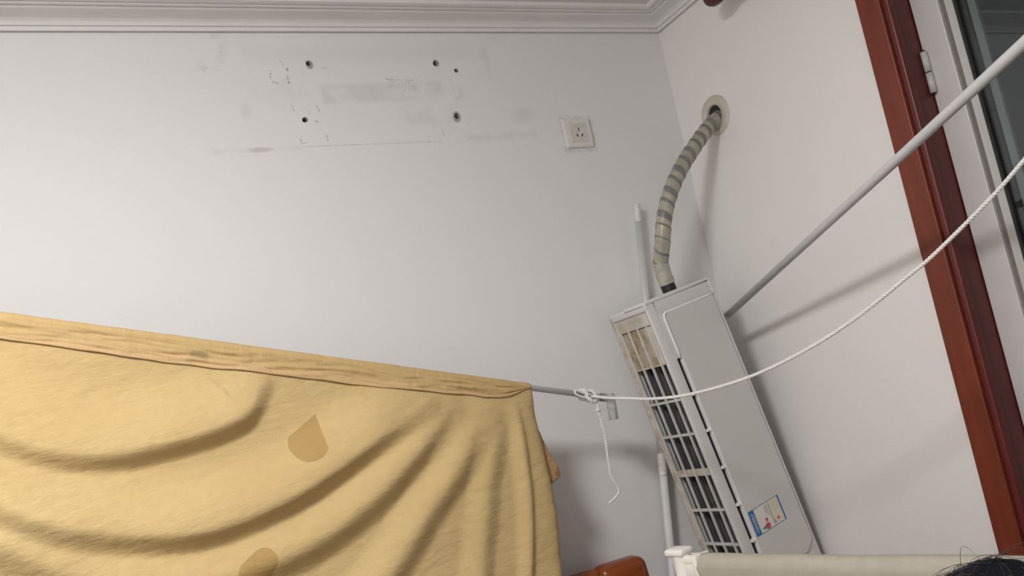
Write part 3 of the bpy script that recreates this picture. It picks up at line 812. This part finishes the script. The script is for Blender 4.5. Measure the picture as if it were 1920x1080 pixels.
# ================================================================== ROPE, KNOT, CLEAR HOOK
ropeP = [(-0.587, -0.214, 1.4255), (-0.572, -0.259, 1.415), (-0.558, -0.304, 1.408), (-0.531, -0.389, 1.396), (-0.502, -0.483, 1.394), (-0.462, -0.61, 1.407), (-0.426, -0.728, 1.435),
         (-0.392, -0.838, 1.475), (-0.36, -0.941, 1.526), (-0.345, -0.989, 1.551), (-0.316, -1.081, 1.61), (-0.297, -1.143, 1.656), (-.25, -1.295, 1.775), (-.13, -1.62, 2.04), (-.012, -1.93, 2.27)]
ro0 = Vector((-.012, -1.93, 2.27))
ro = empty('clothes_line', tuple(ro0), 'white twisted rope sagging from the drying rod up past the door', 'rope')
V, F = rope_data(catmull([Vector(p) - ro0 for p in ropeP], 10), .0034); pyd('main_line', V, F, M['rope'], ro)
tailP = [(-0.570, -0.212, 1.424), (-0.573, -0.2135, 1.410), (-0.579, -0.215, 1.39), (-0.577, -0.215, 1.365), (-0.576, -0.216, 1.328), (-0.579, -0.216, 1.292), (-0.580, -0.215, 1.268), (-0.581, -0.215, 1.243), (-0.573, -0.215, 1.217),
         (-0.569, -0.215, 1.202), (-0.584, -0.215, 1.190), (-0.600, -0.215, 1.183)]
V, F = rope_data(catmull([Vector(p) - ro0 for p in tailP], 10), .0028); pyd('tail', V, F, M['rope'], ro)
def torus_pts(c, ax, r, n=20, tilt=0.0):
    ax = Vector(ax).normalized(); e = Vector((0, 0, 1)); a = (e - ax * e.dot(ax)).normalized(); b = ax.cross(a)
    return [Vector(c) + a * (r * math.cos(t)) + b * (r * math.sin(t)) + ax * (tilt * math.sin(t)) for t in np.linspace(0, 2 * math.pi, n)]
parts = []
for k, (a, r, tl) in enumerate(((.047, .0112, .003), (.037, .0128, -.005), (.026, .0118, .005), (.015, .0126, -.004))):
    parts.append(rope_data([p - ro0 for p in torus_pts(rodp(a), dd, r, 28, tl)], .0037))
V, F = merge(*parts); pyd('knot_coils', V, F, M['rope'], ro)
lp = [rodp(.010), rodp(.03) + CN * .011 + Vector((0, 0, -.006)), rodp(.055) + CN * .011 + Vector((0, 0, -.008)), rodp(.072) + CN * .010 + Vector((0, 0, -.002)), rodp(.068) + CN * .010 + Vector((0, 0, .006)), rodp(.05) + CN * .011 + Vector((0, 0, .002)), rodp(.03) + CN * .012]
V, F = rope_data(catmull([p - ro0 for p in lp], 10), .0028); pyd('knot_loop', V, F, M['rope'], ro)
lp = [rodp(.045) + CN * .010 + Vector((0, 0, -.004)), rodp(.038) + CN * .014 + Vector((0, 0, -.013)), rodp(.028) + CN * .013 + Vector((0, 0, -.016)), rodp(.018) + CN * .012 + Vector((0, 0, -.010)), rodp(.012) + CN * .012 + Vector((0, 0, -.003))]
V, F = rope_data(catmull([p - ro0 for p in lp], 10), .0048); pyd('knot_loop', V, F, M['rope'], ro)
kc = Vector((-0.579, -0.215, 1.390)) - ro0
V, F = merge(rope_data(torus_pts(kc, (.2, 0, 1), .0042, 16), .0026), rope_data(torus_pts(kc + Vector((0, -.001, .002)), (.6, .2, 1), .0038, 16), .0024)); pyd('stopper_knot', V, F, M['rope'], ro)

V, F = tube_data(catmull([(.0115, 0, .012), (-.004, 0, .012), (-.016, 0, .004), (-.010, 0, -.008), (0, 0, -.006)], 6), .0022, 10); pyd('wall_hook', V, F, M['hinge'], ro)
hk0 = rodp(-.022)
hk = empty('clear_plastic_hook', tuple(hk0), 'small clear plastic pole end hanging from the drying rod tip', 'hook')
V, F = lathe([(.0072, -.020), (.0095, -.020), (.0100, .006), (.0125, .014), (.0100, .0145), (.0078, .006), (.0072, -.020)], (0, 0, 0), -dd + Vector((0, 0, -.27)), 24); pyd('sleeve', V, F, M['clear'], hk)
V, F = lathe([(.0112, .006), (.0128, .006), (.0124, -.050), (.0112, -.052), (.0, -.052), (.0, -.0505), (.0104, -.0505), (.0112, .006)], (.006, 0, 0), (.03, 0, 1), 24); pyd('cup', V, F, M['clear'], hk)

# ================================================================== WOODEN HEADBOARD (bottom edge)
hb0 = Vector((-.545, -.105, 0)); hb = empty('wooden_headboard', tuple(hb0), 'orange-brown polished wooden headboard end below the cloth', 'headboard')
zt = 1.0335
b_ = B(-.070, .060, -.036, .030, zt - .5, zt, r=.024, seg=6)
for v in b_.verts:                                   # the outer side flares towards the foot
    if v.co.x > 0: v.co.x += .10 * max(0, zt - .03 - v.co.z)
obj('end_block', b_, M['orangewood'], hb, True)
obj('top_rail', B(-1.5, -.060, -.026, .024, zt - .09, zt - .0035, r=.020, seg=5), M['orangewood'], hb)
obj('panel', B(-1.48, -.05, -.012, .012, .25, zt - .08), M['orangewood'], hb)
obj('post', B(-.05, .06, -.03, .026, 0, zt - .49, r=.004), M['orangewood'], hb)
obj('post', B(-1.5, -1.42, -.03, .026, 0, zt - .08, r=.004), M['orangewood'], hb)

# support under the unit
nb = empty('corner_cabinet', (-.18, -.17, 0), 'low wooden cabinet in the corner carrying the air conditioner', 'cabinet')
obj('body', B(-.165, .172, -.14, .165, .04, .812, r=.003), M['orangewood'], nb)
obj('top', B(-.172, .176, -.15, .167, .812, .836, r=.004), M['orangewood'], nb)
for s in (-.148, .148):
    for t in (-.12, .14): obj('foot', B(s - .02, s + .02, t - .02, t + .02, 0, .042), M['orangewood'], nb)
dr_ = obj('door', B(-.158, .165, -.152, -.138, .06, .80, r=.003), M['orangewood'], nb)
V, F = lathe([(0, .022), (.008, .020), (.009, .014), (.005, .008), (.005, 0)], (-.13, -.152, .45), (0, -1, 0), 16); pyd('knob', V, F, M['brass'], dr_)

# ================================================================== BED GUARD RAIL
g0 = Vector((-.704, -.631, 0)); gz = 1.127
gd = Vector((.294, -.956, 0)).normalized(); gn = Vector((-.956, -.294, 0)).normalized()
gu = empty('guard_rail', tuple(g0), 'beige fabric guard rail with white plastic corner joint', 'guard rail')
gu.rotation_euler = (0, 0, math.atan2(gd.y, gd.x)); GL = 1.35      # local x runs along the rail
prof2 = []
for i in range(13):
    a = math.pi * i / 12
    prof2.append((.0215 * math.cos(a), gz - .014 + .0215 * math.sin(a)))
prof2 += [(-.016, gz - .06), (-.006, gz - .10), (-.004, gz - .40), (-.004, gz - .62), (.004, gz - .62), (.004, gz - .40), (.006, gz - .10), (.016, gz - .06)]
V = []; F = []; npf = len(prof2); ns = 60
for i in range(ns):
    x = .040 + (GL - .08) * i / (ns - 1)
    for y, z in prof2:
        w_ = mnoise.noise(Vector((x * 9, z * 4, y * 20))) * .0016
        V.append((x, y + w_, z + w_ * .8))
for i in range(ns - 1):
    for k in range(npf): F.append((i * npf + k, i * npf + (k + 1) % npf, (i + 1) * npf + (k + 1) % npf, (i + 1) * npf + k))
F.append(tuple(range(npf))); F.append(tuple((ns - 1) * npf + k for k in range(npf))[::-1])
pyd('fabric_cover', V, F, M['guard_fabric'], gu)
for x in (0.0, GL):
    V, F = tube_data([(x, 0, 0), (x, 0, gz - .03)], .0135, 20); pyd('post', V, F, M['cream_plastic'], gu)
    sx = 1 if x == 0 else -1
    jn = obj('corner_joint', B(min(x, x), x + .001, -.001, .001, gz - .02, gz - .019), M['cream_plastic'], gu)
    bm = bmesh.new(); bm.from_mesh(jn.data); bmesh.ops.delete(bm, geom=bm.verts[:], context='VERTS')
    for seg_ in (lathe([(0, -.058), (.0185, -.058), (.0185, -.052), (.0172, -.050), (.0178, .004), (0, .004)], (x, 0, gz), (0, 0, 1), 24),):
        vs = [bm.verts.new(v) for v in seg_[0]]
        for f in seg_[1]:
            try: bm.faces.new([vs[i] for i in f])
            except ValueError: pass
    rbox(bm, min(x - .012, x + sx * .042), max(x + .012, x + sx * .042), -.0145, .0145, gz - .010, gz + .0055, r=.004)
    rbox(bm, min(x, x + sx * .040), max(x, x + sx * .040), -.0135, .0135, gz - .034, gz, r=.004)
    rbox(bm, min(x + sx * .034, x + sx * .045), max(x + sx * .034, x + sx * .045), -.0215, .0215, gz - .034, gz + .0075, r=.0035)
    bmesh.ops.remove_doubles(bm, verts=bm.verts[:], dist=1e-5); bmesh.ops.recalc_face_normals(bm, faces=bm.faces[:])
    bm.to_mesh(jn.data); bm.free()
    jn.data.polygons.foreach_set('use_smooth', [True] * len(jn.data.polygons)); 
    es = jn.modifiers.new('e', 'EDGE_SPLIT'); es.split_angle = math.radians(40)
    cap = obj('joint_cap', B(-.022, .019, -.0185, .0185, gz + .003, gz + .0165, r=.0055, seg=3), M['cream_plastic'], gu, True); cap.location = (x - sx * .005, 0, 0)
    V, F = lathe([(0, .0035), (.003, .003), (.0036, 0), (0, -.001)], (x + sx * .020, -.004, gz + .0035), (0, 0, 1), 12); pyd('screw', V, F, M['brass'], jn)
    V, F = lathe([(0, .008), (.0075, .006), (.0085, 0), (0, 0)], (x + sx * .036, -.006, gz - .034), (0, 0, -1), 12); pyd('rivet', V, F, M['brass'], jn)
    obj('foot', B(x - .03, x + .03, -.05, .05, 0, .02, r=.006), M['cream_plastic'], gu)

# ================================================================== PERSON (only the crown of the head shows)
face = Vector((.35, .94, 0)).normalized(); side = Vector((face.y, -face.x, 0))
pc = Vector((-.885, -1.405, 0)); HT = 1.2275
pe = empty('person', tuple(pc), 'person with black hair, only the crown of the head in view', 'person')
pe.rotation_euler = (0, 0, math.atan2(side.y, side.x))         # local x = right, y = forward
k = HT / 1.22
J = {'pelvis': (0, 0, .60, .085), 'belly': (0, .01, .70, .085), 'chest': (0, .005, .82, .095), 'collar': (0, -.01, .925, .062), 'neck': (0, -.005, .985, .038), 'jaw': (0, .022, 1.05, .050), 'skull': (0, .010, 1.115, .074), 'crown': (0, .0, 1.155, .066)}
E_ = [('pelvis', 'belly'), ('belly', 'chest'), ('chest', 'collar'), ('collar', 'neck'), ('neck', 'jaw'), ('jaw', 'skull'), ('skull', 'crown')]
for s, n_ in ((-1, 'l'), (1, 'r')):
    J.update({'hip' + n_: (s * .065, 0, .55, .068), 'knee' + n_: (s * .07, .01, .31, .045), 'ank' + n_: (s * .072, -.01, .055, .030), 'toe' + n_: (s * .082, .10, .026, .024),
              'sho' + n_: (s * .125, -.01, .90, .042), 'elb' + n_: (s * .165, -.015, .715, .031), 'wri' + n_: (s * .17, .05, .565, .021), 'palm' + n_: (s * .168, .068, .525, .022)})
    E_ += [('pelvis', 'hip' + n_), ('hip' + n_, 'knee' + n_), ('knee' + n_, 'ank' + n_), ('ank' + n_, 'toe' + n_), ('collar', 'sho' + n_), ('sho' + n_, 'elb' + n_), ('elb' + n_, 'wri' + n_), ('wri' + n_, 'palm' + n_)]
    for f in range(5):
        ox = (-.018, -.008, .002, .011, .024)[f] * (1 if True else 1); ln = (.040, .050, .054, .048, .030)[f]
        b0 = 'f%d%s' % (f, n_)
        if f == 4:
            J[b0 + 'a'] = (s * .150, .088, .520, .0075); J[b0 + 'b'] = (s * .148, .100, .497, .0065)
        else:
            yy = .078 + (1.5 - f) * .012
            J[b0 + 'a'] = (s * .166, yy, .495, .0068); J[b0 + 'b'] = (s * .158, yy + .006, .495 - ln, .0055)
        E_ += [('palm' + n_, b0 + 'a'), (b0 + 'a', b0 + 'b')]
names = list(J); idx = {n_: i for i, n_ in enumerate(names)}
me = bpy.data.meshes.new('body'); me.from_pydata([tuple(c * k for c in J[n_][:3]) for n_ in names], [(idx[a], idx[b]) for a, b in E_], []); me.update()
body = bpy.data.objects.new('body', me); COL.objects.link(body); body.parent = pe
body.modifiers.new('skin', 'SKIN')
for i, n_ in enumerate(names):
    r = J[n_][3] * k; me.skin_vertices[0].data[i].radius = (r, r)
    me.skin_vertices[0].data[i].use_root = (n_ == 'pelvis')
sub = body.modifiers.new('sub', 'SUBSURF'); sub.levels = 2; sub.render_levels = 2
dg = bpy.context.evaluated_depsgraph_get(); bme = bpy.data.meshes.new_from_object(body.evaluated_get(dg))
body.modifiers.clear(); body.data = bme
bme.materials.clear()
for m_ in (M['skin'], M['shirt'], M['trousers']): bme.materials.append(m_)
for p in bme.polygons:
    c = p.center / k; p.use_smooth = True
    if c.z < .06: p.material_index = 0
    elif c.z < .66 and abs(c.x) < .14 and not (c.z < .62 and abs(c.x) > .135): p.material_index = 2
    elif .66 <= c.z < .95 and (abs(c.x) < .13 or c.z > .78): p.material_index = 1
    elif abs(c.x) >= .13 and c.z > .76: p.material_index = 1
    else: p.material_index = 0
hc = Vector((0, .012, 1.125)) * k
def ell(name, c, r, mat, parent=pe, seg=16):
    V, F = lathe([(math.sin(t), -math.cos(t)) for t in np.linspace(.001, math.pi - .001, seg)], (0, 0, 0), (0, 0, 1), 24)
    V = [Vector((v.x * r[0], v.y * r[1], v.z * r[2])) + Vector(c) for v in V]
    return pyd(name, V, F, mat, parent)
for s in (-1, 1):
    ell('eye', (s * .026, .083, 1.108), (.010, .006, .006), M['upvc']); ell('pupil', (s * .026, .0875, 1.108), (.0042, .003, .0045), M['black'])
    ell('ear', (s * .073, .008, 1.10), (.008, .014, .022), M['skin']); ell('eyebrow', (s * .027, .084, 1.124), (.013, .004, .0025), M['hair'])
ell('nose', (0, .088, 1.085), (.009, .012, .014), M['skin']); ell('mouth', (0, .079, 1.058), (.017, .005, .005), M['lip'])
# hair: a cap of combed locks over the crown and down the nape
NT, NP = 72, 40; V = []; F = []
for j in range(NP):
    ph = (j / (NP - 1)) * 2.05
    for i in range(NT):
        th = 2 * math.pi * i / NT
        dirv = Vector((math.sin(ph) * math.cos(th), math.sin(ph) * math.sin(th), math.cos(ph)))
        lim = 1.0 if dirv.y < .25 else max(.0, 1 - max(0, (ph - 1.05)) * 1.6)
        r = Vector((.090, .103, .104))
        lump = 1 + .020 * mnoise.noise(Vector((th * 5, ph * 1.4, 2))) + .014 * math.sin(th * 13 + ph * 3 + 2 * mnoise.noise(Vector((th * 2, ph, 1)))) * min(1, ph) + .03 * mnoise.noise(dirv * 3.1)
        sc = lump * (.86 + .14 * lim)
        V.append(Vector((dirv.x * r.x * sc, dirv.y * r.y * sc, dirv.z * r.z * sc)) + hc + Vector((0, -.004, .0)))
for j in range(NP - 1):
    for i in range(NT): F.append((j * NT + i, j * NT + (i + 1) % NT, (j + 1) * NT + (i + 1) % NT, (j + 1) * NT + i))
hair = pyd('hair', V, F, M['hair'], pe)
tag(hair, 'black hair with stray wisps')
parts = []
for q in range(170):
    th = random.uniform(0, 2 * math.pi); ph = random.uniform(.05, 1.3)
    d0 = Vector((math.sin(ph) * math.cos(th), math.sin(ph) * math.sin(th), math.cos(ph)))
    base = Vector((d0.x * .088, d0.y * .101, d0.z * .102)) + hc
    tang = d0.cross(Vector((random.uniform(-1, 1), random.uniform(-1, 1), random.uniform(-.3, 1)))).normalized()
    long_ = q < 14
    ln = random.uniform(.05, .085) if long_ else random.uniform(.03, .07); lift = random.uniform(.25, .6) if long_ else random.uniform(.03, .16)
    pts = []
    for t in np.linspace(0, 1, 7):
        pts.append(base + tang * (ln * t) + d0 * (ln * lift * math.sin(t * 2.2)) - d0 * (ln * .25 * t * t) + Vector((0, 0, -.01 * t * t)))
    parts.append(tube_data(pts, [.0003 * (1 - .6 * t) for t in np.linspace(0, 1, 7)], 4))
V, F = merge(*parts); o = pyd('stray_hairs', V, F, M['hair_strand'], pe); o['kind'] = 'stuff'
